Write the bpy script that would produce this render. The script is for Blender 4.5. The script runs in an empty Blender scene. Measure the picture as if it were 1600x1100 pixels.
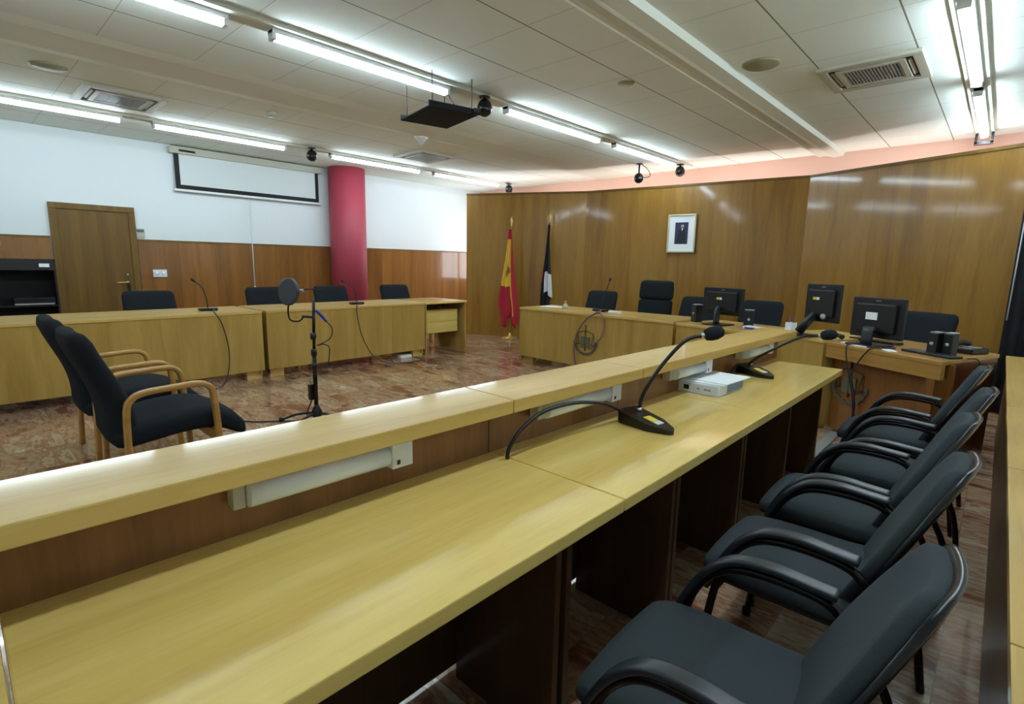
import bpy, bmesh, math, random
from mathutils import Vector as V, Matrix as MX, Euler
random.seed(4)
PI = math.pi
S = bpy.context.scene
C = S.collection

# ------------------------------------------------------------------ materials
def newmat(name):
    m = bpy.data.materials.new(name); m.use_nodes = True
    nt = m.node_tree
    return m, nt, nt.nodes['Principled BSDF']

def lin(c):
    return tuple(((x/255)/12.92 if x/255 <= .04045 else ((x/255+.055)/1.055)**2.4) for x in c) + (1,)

def flat(name, c, rough=.5, metal=0, spec=.5, coat=0, bump=0, bscale=400, var=0):
    m, nt, b = newmat(name)
    b.inputs['Base Color'].default_value = lin(c)
    b.inputs['Roughness'].default_value = rough
    b.inputs['Metallic'].default_value = metal
    b.inputs['Specular IOR Level'].default_value = spec
    b.inputs['Coat Weight'].default_value = coat
    b.inputs['Coat Roughness'].default_value = .08
    if bump or var:
        tc = nt.nodes.new('ShaderNodeTexCoord'); n = nt.nodes.new('ShaderNodeTexNoise')
        n.inputs['Scale'].default_value = bscale; n.inputs['Detail'].default_value = 3
        nt.links.new(tc.outputs['Object'], n.inputs['Vector'])
        if bump:
            bp = nt.nodes.new('ShaderNodeBump'); bp.inputs['Strength'].default_value = bump
            bp.inputs['Distance'].default_value = .002
            nt.links.new(n.outputs['Fac'], bp.inputs['Height']); nt.links.new(bp.outputs['Normal'], b.inputs['Normal'])
        if var:
            r = nt.nodes.new('ShaderNodeValToRGB')
            c0 = lin(tuple(max(0, x*(1-var)) for x in c)); c1 = lin(tuple(min(255, x*(1+var)) for x in c))
            r.color_ramp.elements[0].position = .3; r.color_ramp.elements[0].color = c0
            r.color_ramp.elements[1].position = .7; r.color_ramp.elements[1].color = c1
            nt.links.new(n.outputs['Fac'], r.inputs['Fac']); nt.links.new(r.outputs['Color'], b.inputs['Base Color'])
    return m

def wood(name, c0, c1, c2, axis='Z', rough=.3, scale=1.0, coat=.3, tone=0.0, fine=.35, crough=.12, spec=.3):
    """veneer: grain stretched along one axis; optional tone per board"""
    m, nt, b = newmat(name)
    N = nt.nodes.new; L = nt.links.new
    tc = N('ShaderNodeTexCoord'); mp = N('ShaderNodeMapping')
    st = {'X': (1.1, 14, 14), 'Y': (14, 1.1, 14), 'Z': (14, 14, 1.1)}[axis]
    mp.inputs['Scale'].default_value = tuple(s*scale for s in st)
    L(tc.outputs['Object'], mp.inputs['Vector'])
    geo = N('ShaderNodeNewGeometry')
    off = N('ShaderNodeVectorMath'); off.operation = 'SCALE'; off.inputs[0].default_value = (37, 53, 71)
    L(geo.outputs['Random Per Island'], off.inputs['Scale'])
    add = N('ShaderNodeVectorMath'); add.operation = 'ADD'
    L(mp.outputs['Vector'], add.inputs[0]); L(off.outputs['Vector'], add.inputs[1])
    n1 = N('ShaderNodeTexNoise'); n1.inputs['Scale'].default_value = .55; n1.inputs['Detail'].default_value = 4; n1.inputs['Distortion'].default_value = .6
    L(add.outputs['Vector'], n1.inputs['Vector'])
    mp2 = N('ShaderNodeMapping'); mp2.inputs['Scale'].default_value = (5, 5, 5)
    L(add.outputs['Vector'], mp2.inputs['Vector'])
    n2 = N('ShaderNodeTexNoise'); n2.inputs['Scale'].default_value = 1.2; n2.inputs['Detail'].default_value = 6
    L(mp2.outputs['Vector'], n2.inputs['Vector'])
    r = N('ShaderNodeValToRGB'); e = r.color_ramp.elements
    e[0].position = .28; e[0].color = lin(c0); e[1].position = .74; e[1].color = lin(c2)
    x = e.new(.5); x.color = lin(c1)
    mix = N('ShaderNodeMath'); mix.operation = 'MULTIPLY_ADD'; mix.inputs[1].default_value = fine
    sb = N('ShaderNodeMath'); sb.operation = 'SUBTRACT'; sb.inputs[1].default_value = .5
    L(n2.outputs['Fac'], sb.inputs[0]); L(sb.outputs[0], mix.inputs[0]); L(n1.outputs['Fac'], mix.inputs[2])
    if tone:
        a2 = N('ShaderNodeMath'); a2.operation = 'MULTIPLY_ADD'; a2.inputs[1].default_value = tone; 
        s2 = N('ShaderNodeMath'); s2.operation = 'SUBTRACT'; s2.inputs[1].default_value = .5
        L(geo.outputs['Random Per Island'], s2.inputs[0]); L(s2.outputs[0], a2.inputs[0]); L(mix.outputs[0], a2.inputs[2])
        L(a2.outputs[0], r.inputs['Fac'])
    else:
        L(mix.outputs[0], r.inputs['Fac'])
    L(r.outputs['Color'], b.inputs['Base Color'])
    b.inputs['Roughness'].default_value = rough; b.inputs['Specular IOR Level'].default_value = spec
    b.inputs['Coat Weight'].default_value = coat; b.inputs['Coat Roughness'].default_value = crough
    bp = N('ShaderNodeBump'); bp.inputs['Strength'].default_value = .03; bp.inputs['Distance'].default_value = .001
    L(n2.outputs['Fac'], bp.inputs['Height']); L(bp.outputs['Normal'], b.inputs['Normal'])
    return m

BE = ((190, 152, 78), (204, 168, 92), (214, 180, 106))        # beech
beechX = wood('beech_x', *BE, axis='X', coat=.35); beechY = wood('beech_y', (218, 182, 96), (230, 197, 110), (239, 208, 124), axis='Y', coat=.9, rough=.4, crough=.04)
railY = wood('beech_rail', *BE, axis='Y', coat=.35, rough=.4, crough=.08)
brownShade = wood('shaded_brown_veneer', (66, 44, 26), (76, 52, 30), (86, 60, 36), axis='Z', rough=.4, coat=.1)  # darker copy of the brown veneer, shade below the benches put into the colour
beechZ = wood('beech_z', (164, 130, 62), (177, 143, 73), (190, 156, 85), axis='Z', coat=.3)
drawerY = wood('drawer_beech', (204, 170, 88), (212, 182, 100), (220, 192, 112), axis='Y', coat=.2)
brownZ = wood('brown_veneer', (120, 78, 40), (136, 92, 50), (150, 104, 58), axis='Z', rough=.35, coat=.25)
panelZ = wood('wall_veneer', (130, 92, 34), (146, 106, 42), (160, 120, 52), axis='Z', rough=.33, coat=.5, tone=.22, scale=.8, crough=.09)
wainZ = wood('wainscot_veneer', (122, 80, 38), (138, 92, 44), (152, 104, 52), axis='Z', rough=.22, coat=.6, tone=.25, scale=.8)
wainZ.node_tree.nodes['Principled BSDF'].inputs['Coat Roughness'].default_value = .05
doorZ = wood('door_veneer', (100, 72, 26), (113, 83, 32), (124, 94, 38), axis='Z', rough=.45, coat=.1, scale=.8)
chairwood = wood('bent_beech', (170, 122, 58), (186, 138, 70), (198, 150, 80), axis='Y', rough=.3, coat=.4, scale=1.5)
fabric = flat('black_fabric', (34, 38, 42), .95, spec=.15, bump=.5, bscale=900, var=.12)
fabric2 = flat('charcoal_fabric', (58, 64, 67), .92, spec=.2, bump=.5, bscale=800, var=.08)
blackpl = flat('black_plastic', (17, 19, 21), .42)
blackpl2 = flat('black_gloss_plastic', (14, 16, 19), .28)
armpl = flat('soft_black_plastic', (38, 43, 48), .38)
darkmet = flat('black_tube_steel', (30, 26, 25), .25, metal=.5)
chrome = flat('chrome', (190, 190, 190), .15, metal=1)
brass = flat('brass', (200, 170, 90), .3, metal=.6)
white = flat('white_plastic', (225, 228, 226), .35)
whitepaint = flat('white_wall_paint', (228, 234, 234), .7, bump=.1, bscale=120)
pinkpaint = flat('salmon_paint', (232, 190, 172), .8)
redpaint = flat('dark_rose_paint', (166, 58, 74), .6, bump=.1, bscale=120)
greypl = flat('grey_plastic', (150, 152, 150), .4)
yellowed = flat('yellowed_plastic', (150, 146, 110), .6)
offwhite = flat('off_white_metal', (188, 186, 168), .5)
paper = flat('paper', (246, 249, 252), .7)
black = flat('matt_black', (10, 10, 12), .7)
blackrack = flat('black_brown_laminate', (30, 22, 20), .3)
curtainm = flat('black_curtain_cloth', (16, 16, 22), .8, var=.2, bscale=20)
trayblk = flat('tray_black', (34, 38, 40), .8, spec=.2)
chanm = flat('ceiling_channel_paint', (228, 230, 216), .8, spec=.2)
emblemm = flat('aged_bronze', (78, 70, 44), .55, metal=.3)
emblemg = flat('grey_green_metal', (104, 104, 84), .55, metal=.3)
yellowst = flat('yellow_sticker', (225, 205, 70), .6)
purple = flat('purple_cable', (105, 65, 110), .5)
darkcable = flat('dark_cable', (38, 36, 40), .5)
bluepl = flat('blue_plastic', (30, 50, 130), .4)
redpl = flat('red_plastic', (190, 30, 60), .4)
violetpl = flat('violet_plastic', (90, 40, 150), .4)
screenfab = flat('screen_fabric', (214, 220, 218), .8)
gilt = flat('gilt_frame', (205, 200, 165), .35, metal=.3)
skin = flat('print_face', (190, 150, 130), .7); printbg = flat('print_blue', (40, 54, 84), .6); printdk = flat('print_suit', (28, 32, 44), .6)
fl_red = flat('flag_red', (172, 24, 50), .75); fl_yel = flat('flag_yellow', (222, 186, 46), .75); fl_drk = flat('flag_black', (22, 26, 32), .75)
fl_wht = flat('flag_white', (215, 220, 224), .75); fl_crest = flat('flag_crest', (150, 84, 50), .75)
boxprint = flat('ream_grey_print', (120, 140, 175), .5); boxgrey = flat('ream_light', (226, 232, 240), .5)

def emit(name, c, st):
    m, nt, b = newmat(name)
    b.inputs['Base Color'].default_value = (.8, .8, .8, 1)
    b.inputs['Emission Color'].default_value = lin(c); b.inputs['Emission Strength'].default_value = st
    return m
LAMP = emit('lit_tube', (220, 241, 255), 25.0)
PANE = emit('daylight_pane', (235, 244, 255), 4.0)

def ceiling_mat():
    m, nt, b = newmat('ceiling_tiles'); N = nt.nodes.new; L = nt.links.new
    tc = N('ShaderNodeTexCoord'); sx = N('ShaderNodeSeparateXYZ'); L(tc.outputs['Object'], sx.inputs[0])
    def seam(out, off, w):
        a = N('ShaderNodeMath'); a.operation = 'SUBTRACT'; a.inputs[1].default_value = off; L(sx.outputs[out], a.inputs[0])
        d = N('ShaderNodeMath'); d.operation = 'DIVIDE'; d.inputs[1].default_value = .665; L(a.outputs[0], d.inputs[0])
        f = N('ShaderNodeMath'); f.operation = 'FRACT'; L(d.outputs[0], f.inputs[0])
        s = N('ShaderNodeMath'); s.operation = 'SUBTRACT'; s.inputs[1].default_value = .5; L(f.outputs[0], s.inputs[0])
        ab = N('ShaderNodeMath'); ab.operation = 'ABSOLUTE'; L(s.outputs[0], ab.inputs[0])
        g = N('ShaderNodeMath'); g.operation = 'GREATER_THAN'; g.inputs[1].default_value = .5-w; L(ab.outputs[0], g.inputs[0])
        return g
    g1 = seam('X', -.69, .008); g2 = seam('Y', 3.66, .005)
    g2m = N('ShaderNodeMath'); g2m.operation = 'MULTIPLY'; g2m.inputs[1].default_value = .45; L(g2.outputs[0], g2m.inputs[0])
    mx = N('ShaderNodeMath'); mx.operation = 'MAXIMUM'; L(g1.outputs[0], mx.inputs[0]); L(g2m.outputs[0], mx.inputs[1])
    n = N('ShaderNodeTexNoise'); n.inputs['Scale'].default_value = .7; n.inputs['Detail'].default_value = 4; L(tc.outputs['Object'], n.inputs['Vector'])
    r = N('ShaderNodeValToRGB'); r.color_ramp.elements[0].position = .35; r.color_ramp.elements[1].position = .7
    r.color_ramp.elements[0].color = lin((233, 240, 230)); r.color_ramp.elements[1].color = lin((240, 246, 238))
    L(n.outputs['Fac'], r.inputs['Fac'])
    mc = N('ShaderNodeMix'); mc.data_type = 'RGBA'; L(mx.outputs[0], mc.inputs['Factor']); L(r.outputs['Color'], mc.inputs['A'])
    mc.inputs['B'].default_value = lin((136, 132, 118)); L(mc.outputs['Result'], b.inputs['Base Color'])
    b.inputs['Roughness'].default_value = .85; b.inputs['Specular IOR Level'].default_value = .2
    return m
def floor_mat():
    m, nt, b = newmat('red_marble_tiles'); N = nt.nodes.new; L = nt.links.new
    tc = N('ShaderNodeTexCoord')
    br = N('ShaderNodeTexBrick'); br.offset = 0; br.inputs['Scale'].default_value = 1; br.inputs['Brick Width'].default_value = .5; br.inputs['Row Height'].default_value = .5
    br.inputs['Mortar Size'].default_value = .002; br.inputs['Color1'].default_value = (0, 0, 0, 1); br.inputs['Color2'].default_value = (1, 1, 1, 1); br.inputs['Mortar'].default_value = (.5, .5, .5, 1)
    L(tc.outputs['Object'], br.inputs['Vector'])
    sc = N('ShaderNodeVectorMath'); sc.operation = 'SCALE'; sc.inputs['Scale'].default_value = 9; L(br.outputs['Color'], sc.inputs[0])
    ad = N('ShaderNodeVectorMath'); ad.operation = 'ADD'; L(tc.outputs['Object'], ad.inputs[0]); L(sc.outputs['Vector'], ad.inputs[1])
    mp = N('ShaderNodeMapping'); mp.inputs['Rotation'].default_value = (0, 0, .5); mp.inputs['Scale'].default_value = (1.1, 3.4, 1); L(ad.outputs['Vector'], mp.inputs['Vector'])
    n = N('ShaderNodeTexNoise'); n.inputs['Scale'].default_value = 1.6; n.inputs['Detail'].default_value = 9; n.inputs['Roughness'].default_value = .66; n.inputs['Distortion'].default_value = .35
    L(mp.outputs['Vector'], n.inputs['Vector'])
    r = N('ShaderNodeValToRGB'); e = r.color_ramp.elements
    e[0].position = .3; e[0].color = lin((110, 62, 48)); e[1].position = .72; e[1].color = lin((214, 202, 180))
    for p, c in ((.40, (138, 86, 64)), (.48, (176, 146, 116)), (.53, (148, 102, 78)), (.58, (190, 168, 140)), (.65, (166, 134, 106))):
        x = e.new(p); x.color = lin(c)
    tr = N('ShaderNodeMath'); tr.operation = 'MULTIPLY_ADD'; tr.inputs[1].default_value = .13; L(br.outputs['Color'], tr.inputs[0])
    sh = N('ShaderNodeMath'); sh.operation = 'SUBTRACT'; sh.inputs[1].default_value = .065; L(n.outputs['Fac'], sh.inputs[0]); L(sh.outputs[0], tr.inputs[2])
    L(tr.outputs[0], r.inputs['Fac'])
    mc = N('ShaderNodeMix'); mc.data_type = 'RGBA'; L(br.outputs['Fac'], mc.inputs['Factor']); L(r.outputs['Color'], mc.inputs['A']); mc.inputs['B'].default_value = lin((140, 112, 92))
    L(mc.outputs['Result'], b.inputs['Base Color'])
    b.inputs['Roughness'].default_value = .14; b.inputs['Coat Weight'].default_value = .3; b.inputs['Coat Roughness'].default_value = .04
    return m
CEIL = ceiling_mat(); FLOOR = floor_mat()

# ------------------------------------------------------------------ mesh helpers
class B:
    def __init__(s): s.bm = bmesh.new()
    def box(s, x0, x1, y0, y1, z0, z1, bev=0, mi=0, rot=None, at=None):
        r = bmesh.ops.create_cube(s.bm, size=1)
        vs = r['verts']
        bmesh.ops.scale(s.bm, vec=(x1-x0, y1-y0, z1-z0), verts=vs)
        if bev:
            es = list({e for v in vs for e in v.link_edges})
            g = bmesh.ops.bevel(s.bm, geom=es, offset=bev, segments=2, affect='EDGES', profile=.6)
            vs = list({v for f in g['faces'] for v in f.verts} | {v for v in vs if v.is_valid})
        if rot: bmesh.ops.rotate(s.bm, cent=(0, 0, 0), matrix=Euler(rot).to_matrix(), verts=vs)
        c = V(((x0+x1)/2, (y0+y1)/2, (z0+z1)/2))
        bmesh.ops.translate(s.bm, vec=c if at is None else V(at), verts=vs)
        if mi:
            for f in {f for v in vs for f in v.link_faces}: f.material_index = mi
        return s
    def tube(s, pts, r, n=8, smooth=3, caps=True, flat=None, up=(0, 0, 1)):
        """sweep; r a radius or a list; flat=(w,h) sweeps a rounded rectangle instead"""
        P = [V(p) for p in pts]
        R = list(r) if hasattr(r, '__len__') else [r]*len(P)
        if smooth and len(P) > 2:
            Q = []; RR = []
            for i in range(len(P)-1):
                p0 = P[max(i-1, 0)]; p1 = P[i]; p2 = P[i+1]; p3 = P[min(i+2, len(P)-1)]
                for k in range(smooth+1):
                    t = k/(smooth+1)
                    Q.append(.5*((2*p1)+(-p0+p2)*t+(2*p0-5*p1+4*p2-p3)*t*t+(-p0+3*p1-3*p2+p3)*t**3))
                    RR.append(R[i]*(1-t)+R[i+1]*t)
            Q.append(P[-1]); RR.append(R[-1]); P, R = Q, RR
        rings = []; nrm = None
        for i, p in enumerate(P):
            t = (P[min(i+1, len(P)-1)]-P[max(i-1, 0)]).normalized()
            if nrm is None:
                u = V(up)
                if abs(t.dot(u)) > .95: u = V((1, 0, 0))
                nrm = (u-t*u.dot(t)).normalized()
            else:
                nrm = (nrm-t*nrm.dot(t)).normalized()
            b = t.cross(nrm)
            ring = []
            for k in range(n):
                a = 2*PI*(k+.5)/n
                ca, sa = math.cos(a), math.sin(a)
                if flat:
                    pw = .45
                    ca = math.copysign(abs(ca)**pw, ca); sa = math.copysign(abs(sa)**pw, sa)
                    ring.append(s.bm.verts.new(p+nrm*ca*flat[1]/2*R[i]+b*sa*flat[0]/2*R[i]))
                else:
                    ring.append(s.bm.verts.new(p+(nrm*ca+b*sa)*R[i]))
            rings.append(ring)
        for a, b in zip(rings, rings[1:]):
            for k in range(n):
                f = s.bm.faces.new((a[k], a[(k+1) % n], b[(k+1) % n], b[k])); f.smooth = True
        if caps:
            s.bm.faces.new(rings[0][::-1]); s.bm.faces.new(rings[-1])
        return s
    def lathe(s, prof, c=(0, 0, 0), n=20, axis=None):
        """prof: (radius, height) pairs, spun about z (or about axis) from c"""
        q = V((0, 0, 1)).rotation_difference(V(axis)) if axis else None
        c = V(c); rings = []
        for r, z in prof:
            ring = []
            for k in range(n):
                p = V((r*math.cos(2*PI*k/n), r*math.sin(2*PI*k/n), z))
                if q: p = q @ p
                ring.append(s.bm.verts.new(p+c))
            rings.append(ring)
        for a, b in zip(rings, rings[1:]):
            for k in range(n):
                f = s.bm.faces.new((a[k], a[(k+1) % n], b[(k+1) % n], b[k])); f.smooth = True
        s.bm.faces.new(rings[0][::-1]); s.bm.faces.new(rings[-1])
        return s
    def prism(s, poly, z0, z1, bev=0):
        lo = [s.bm.verts.new((x, y, z0)) for x, y in poly]; hi = [s.bm.verts.new((x, y, z1)) for x, y in poly]
        n = len(poly)
        fs = [s.bm.faces.new(lo[::-1]), s.bm.faces.new(hi)]
        for k in range(n): fs.append(s.bm.faces.new((lo[k], lo[(k+1) % n], hi[(k+1) % n], hi[k])))
        if bev:
            bmesh.ops.bevel(s.bm, geom=list({e for f in fs for e in f.edges}), offset=bev, segments=2, affect='EDGES', profile=.6)
        return s
    def quad(s, *p, mi=0):
        f = s.bm.faces.new([s.bm.verts.new(q) for q in p]); f.material_index = mi
        return s
    def cushion(s, hx, hy, hz, r, fn=None, n=10):
        """rounded block, half sizes hx hy hz, edge radius r, bent by fn"""
        r0 = bmesh.ops.create_cube(s.bm, size=2)
        es = list({e for v in r0['verts'] for e in v.link_edges})
        old = set(s.bm.verts)-set(r0['verts'])
        bmesh.ops.subdivide_edges(s.bm, edges=es, cuts=n, use_grid_fill=True)
        h = V((hx, hy, hz)); r = min(r, hx, hy, hz)
        new = [v for v in s.bm.verts if v not in old]
        for v in new:
            p = V((v.co.x*hx, v.co.y*hy, v.co.z*hz))
            q = V([max(-(h[i]-r), min(h[i]-r, p[i])) for i in range(3)])
            d = p-q
            if d.length > 1e-9:
                m = max(abs(d.x), abs(d.y), abs(d.z)); d = d.normalized()*min(r, m*1.0 if d.length > 0 else 0)
                p = q+d
            v.co = fn(p) if fn else p
        for f in {f for v in new for f in v.link_faces}: f.smooth = True
        return s
    def xf(s, m): bmesh.ops.transform(s.bm, matrix=m, verts=s.bm.verts); return s
    def obj(s, name, mats, parent=None, label=None):
        bmesh.ops.recalc_face_normals(s.bm, faces=s.bm.faces)
        me = bpy.data.meshes.new(name); s.bm.to_mesh(me); s.bm.free()
        for m in (mats if isinstance(mats, (list, tuple)) else [mats]): me.materials.append(m)
        o = bpy.data.objects.new(name, me); C.objects.link(o)
        if parent: o.parent = parent
        if label: o['label'] = label
        return o

def tag(o, label, cat, group=None):
    o['label'] = label; o['category'] = cat
    if group: o['group'] = group
    return o
def thing(name, label, cat, loc=(0, 0, 0), rz=0, group=None):
    o = bpy.data.objects.new(name, None); C.objects.link(o); o.empty_display_size = .1
    o.location = loc; o.rotation_euler = (0, 0, rz)
    return tag(o, label, cat, group)
def struct(o): o['kind'] = 'structure'; return o
def dup(root, loc, rz, label, group=None):
    r = root.copy(); C.objects.link(r); r.location = loc; r.rotation_euler = (0, 0, rz); r['label'] = label
    if group: r['group'] = group
    for ch in list(root.children):
        c = ch.copy(); C.objects.link(c); c.parent = r
        for g in list(ch.children):
            d = g.copy(); C.objects.link(d); d.parent = c
    return r
def BX(*a, **k): return B().box(*a, **k)

# ------------------------------------------------------------------ room shell
ZC = 3.05; XL = -9.4; XR = 1.5; YN = -2.6; YP = 8.95
struct(BX(XL-.1, XR+.1, YN-.1, YP+.1, -.1, 0).obj('floor', FLOOR))
struct(BX(XL-.1, XR+.1, YN-.1, YP+.1, ZC, ZC+.1).obj('ceiling', CEIL))
struct(BX(XL-.1, XL, YN-.1, YP+.1, 0, ZC).obj('wall_left', whitepaint))
struct(BX(XR, XR+.1, YN-.1, YP+.1, 0, ZC).obj('wall_right', whitepaint))
struct(BX(XL, XR, YN-.1, YN, 0, ZC).obj('wall_front', whitepaint))
wr = B(); x0w, x1w, z0w, z1w = -9.25, -7.9, 1.0, 2.2
wr.box(XL, x0w, YP, YP+.1, 0, ZC).box(x1w, XR, YP, YP+.1, 0, ZC).box(x0w, x1w, YP, YP+.1, 0, z0w).box(x0w, x1w, YP, YP+.1, z1w, ZC)
struct(wr.obj('wall_rear', pinkpaint))
w1 = struct(B().box(x0w, x1w, YP-.02, YP+.04, z0w-.04, z0w).box(x0w, x1w, YP-.02, YP+.04, z1w, z1w+.04).box(x0w-.04, x0w, YP-.02, YP+.04, z0w-.04, z1w+.04).box(x1w, x1w+.04, YP-.02, YP+.04, z0w-.04, z1w+.04)
            .box((x0w+x1w)/2-.03, (x0w+x1w)/2+.03, YP-.01, YP+.04, z0w, z1w).obj('window_1', white))
BX(x0w, x1w, YP+.05, YP+.07, z0w, z1w).obj('pane', PANE, w1)

# wainscot on the left wall, board by board, with a cap rail
wn = B(); y = YN
edges = [YN, -1.7, -.85, 0, .55, 1.04]
for a, b in zip(edges, edges[1:]): wn.box(XL, XL+.025, a+.001, b-.001, 0, 1.62)
ys = [2.01]
while ys[-1] < YP-.1: ys.append(min(ys[-1]+.52, YP))
for a, b in zip(ys, ys[1:]): wn.box(XL, XL+.025, a+.001, b-.001, 0, 1.62)
struct(wn.obj('trim_1', wainZ))
struct(B().box(XL, XL+.032, YN, 1.04, 1.62, 1.645).box(XL, XL+.032, 2.01, YP, 1.62, 1.645).obj('trim_2', doorZ))
# door in the left wall
d1 = struct(B().box(XL, XL+.05, 1.05, 1.13, 0, 2.009, bev=.006).box(XL, XL+.05, 1.92, 2.0, 0, 2.009, bev=.006).box(XL, XL+.05, 1.05, 2.0, 2.01, 2.09, bev=.006).obj('door_1', doorZ))
BX(XL+.003, XL+.03, 1.13, 1.92, .005, 2.01).obj('door_leaf', doorZ, d1)
hd = B().lathe([(.02, 0), (.02, .012), (.009, .016), (.009, .05)], (XL+.03, 1.84, 1.02), 12, axis=(1, 0, 0))
hd.tube([(XL+.075, 1.845, 1.02), (XL+.08, 1.78, 1.02), (XL+.078, 1.70, 1.018)], .01, 8)
hd.obj('door_handle', brass, d1)
B().lathe([(.018, 0), (.018, .014), (.006, .016)], (XL+.03, 1.85, 1.13), 12, axis=(1, 0, 0)).obj('door_lock', chrome, d1)
BX(XL+.03, XL+.034, 1.83, 1.87, .82, 1.0).obj('latch_plate', black, d1)
# red pillar
struct(B().lathe([(.325, 0), (.325, ZC)], (-9.08, 5.26, 0), 48).obj('pillar', redpaint))

# folded wood panelled wall, each board a box, plus a top cap
A_, B_, C_, D_ = V((-7.70, 6.98)), V((-5.64, 7.98)), V((-2.16, 8.42)), V((.35, 7.42))
HW = 2.655
pw = B(); cap = B()
def seg(p, q, n, w):
    d = q-p; a = math.atan2(d.y, d.x); L = d.length
    for k in range(n):
        c = p+d*((k+.5)/n); nx = V((-math.sin(a), math.cos(a)))*.02
        pw.box(-L/n/2+.0008, L/n/2-.0008, -.02, .02, 0, HW, rot=(0, 0, a), at=(c.x+nx.x, c.y+nx.y, HW/2))
    c = (p+q)/2; nx = V((-math.sin(a), math.cos(a)))
    cap.box(-L/2, L/2, -.035, .03, 0, .035, rot=(0, 0, a), at=(c.x+nx.x*.02, c.y+nx.y*.02, HW+.0175))
seg(A_, B_, 2, 1); seg(B_, C_, 4, 1); seg(C_, D_, 3, 1)
struct(pw.obj('wall_back', panelZ)); struct(cap.obj('trim_3', doorZ))

# ceiling beams and the channels that carry the lamps
def beam(name, poly, mat=None):
    mat = mat or offwhite
    b = B(); lo = [b.bm.verts.new((x, YN, z)) for x, z in poly]; hi = [b.bm.verts.new((x, YP, z)) for x, z in poly]
    n = len(poly); b.bm.faces.new(lo); b.bm.faces.new(hi[::-1])
    for k in range(n): b.bm.faces.new((lo[k], lo[(k+1) % n], hi[(k+1) % n], hi[k]))
    return struct(b.obj(name, mat))
beam('ceiling_beam', [(-2.24, ZC), (-2.24, ZC-.02), (-2.19, ZC-.04), (-2.16, ZC-.03), (-2.09, ZC-.035), (-2.02, ZC-.06), (-1.9, ZC-.05), (-1.88, ZC)], chanm)
beam('ceiling_beam', [(-6.05, ZC), (-5.9, ZC-.012), (-5.45, ZC-.012), (-5.3, ZC)], chanm)
struct(BX(-4.14, -3.98, YN, 8.62, ZC-.03, ZC).obj('trim_4', chanm))
struct(BX(-7.93, -7.79, YN, 8.5, ZC-.03, ZC).obj('trim_5', chanm))
struct(BX(-.46, -.30, YN, 8.72, ZC-.03, ZC).obj('trim_6', chanm))

# ------------------------------------------------------------------ lamps
def lamp(x, y0, y1, label):
    t = thing('tube_lamp', label, 'lamp', (x, y0, ZC-.03), 0, 'fluorescent lamps on the ceiling')
    L = y1-y0
    BX(-.043, .043, .0, L, -.032, 0, bev=.004).obj('housing', white, t)
    b = B(); n = 14
    pr = [(-.03, -.026), (-.033, -.046), (-.03, -.06), (-.019, -.07), (0, -.074), (.019, -.07), (.03, -.06), (.033, -.046), (.03, -.026)]
    lo = [b.bm.verts.new((x, .03, z)) for x, z in pr]; hi = [b.bm.verts.new((x, L-.03, z)) for x, z in pr]
    for k in range(len(pr)): b.bm.faces.new((lo[k], lo[(k+1) % len(pr)], hi[(k+1) % len(pr)], hi[k]))
    b.bm.faces.new(lo); b.bm.faces.new(hi[::-1])
    b.obj('tube_cover', LAMP, t)
    for q in (0, L-.03): BX(-.036, .036, q, q+.03, -.072, -.0, bev=.004).obj('end_cap', white, t)
    return t
M1 = 'white lit tube lamp on the middle ceiling channel, '
lamp(-4.06, -2.0, -.3, M1+'added behind the wooden armchairs, out of view')  # unseen lamp continuing the row, added for the light it gives
lamp(-4.1, .02, 1.51, M1+'second from the door end')
lamp(-4.07, 1.79, 3.44, M1+'just before the hanging black shelf')
lamp(-4.05, 4.21, 5.96, M1+'just past the hanging black shelf')
lamp(-4.05, 6.31, 8.1, M1+'the farthest one, nearest the panelled wall')
M2 = 'white lit tube lamp on the ceiling by the white wall, '
lamp(-7.86, -.2, 1.65, M2+'nearest the door')
lamp(-7.86, 1.95, 3.59, M2+'before the projection screen')
lamp(-7.86, 4.28, 6.0, M2+'before the red pillar')
lamp(-7.86, 6.3, 8.0, M2+'farthest, past the red pillar')
M3 = 'white lit ceiling tube lamp above the black armchairs, '
lamp(-.38, -.1, 1.85, M3+'added unseen behind the viewer')  # never in view, added to light the front bench
lamp(-.38, 2.1, 4.0, M3+'added unseen just above the edge of view')  # another unseen lamp of this row, added for its light
lamp(-.38, 4.3, 6.18, M3+'the longer, nearer one')
lamp(-.38, 6.46, 8.5, M3+'ending in a black bracket')

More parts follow.
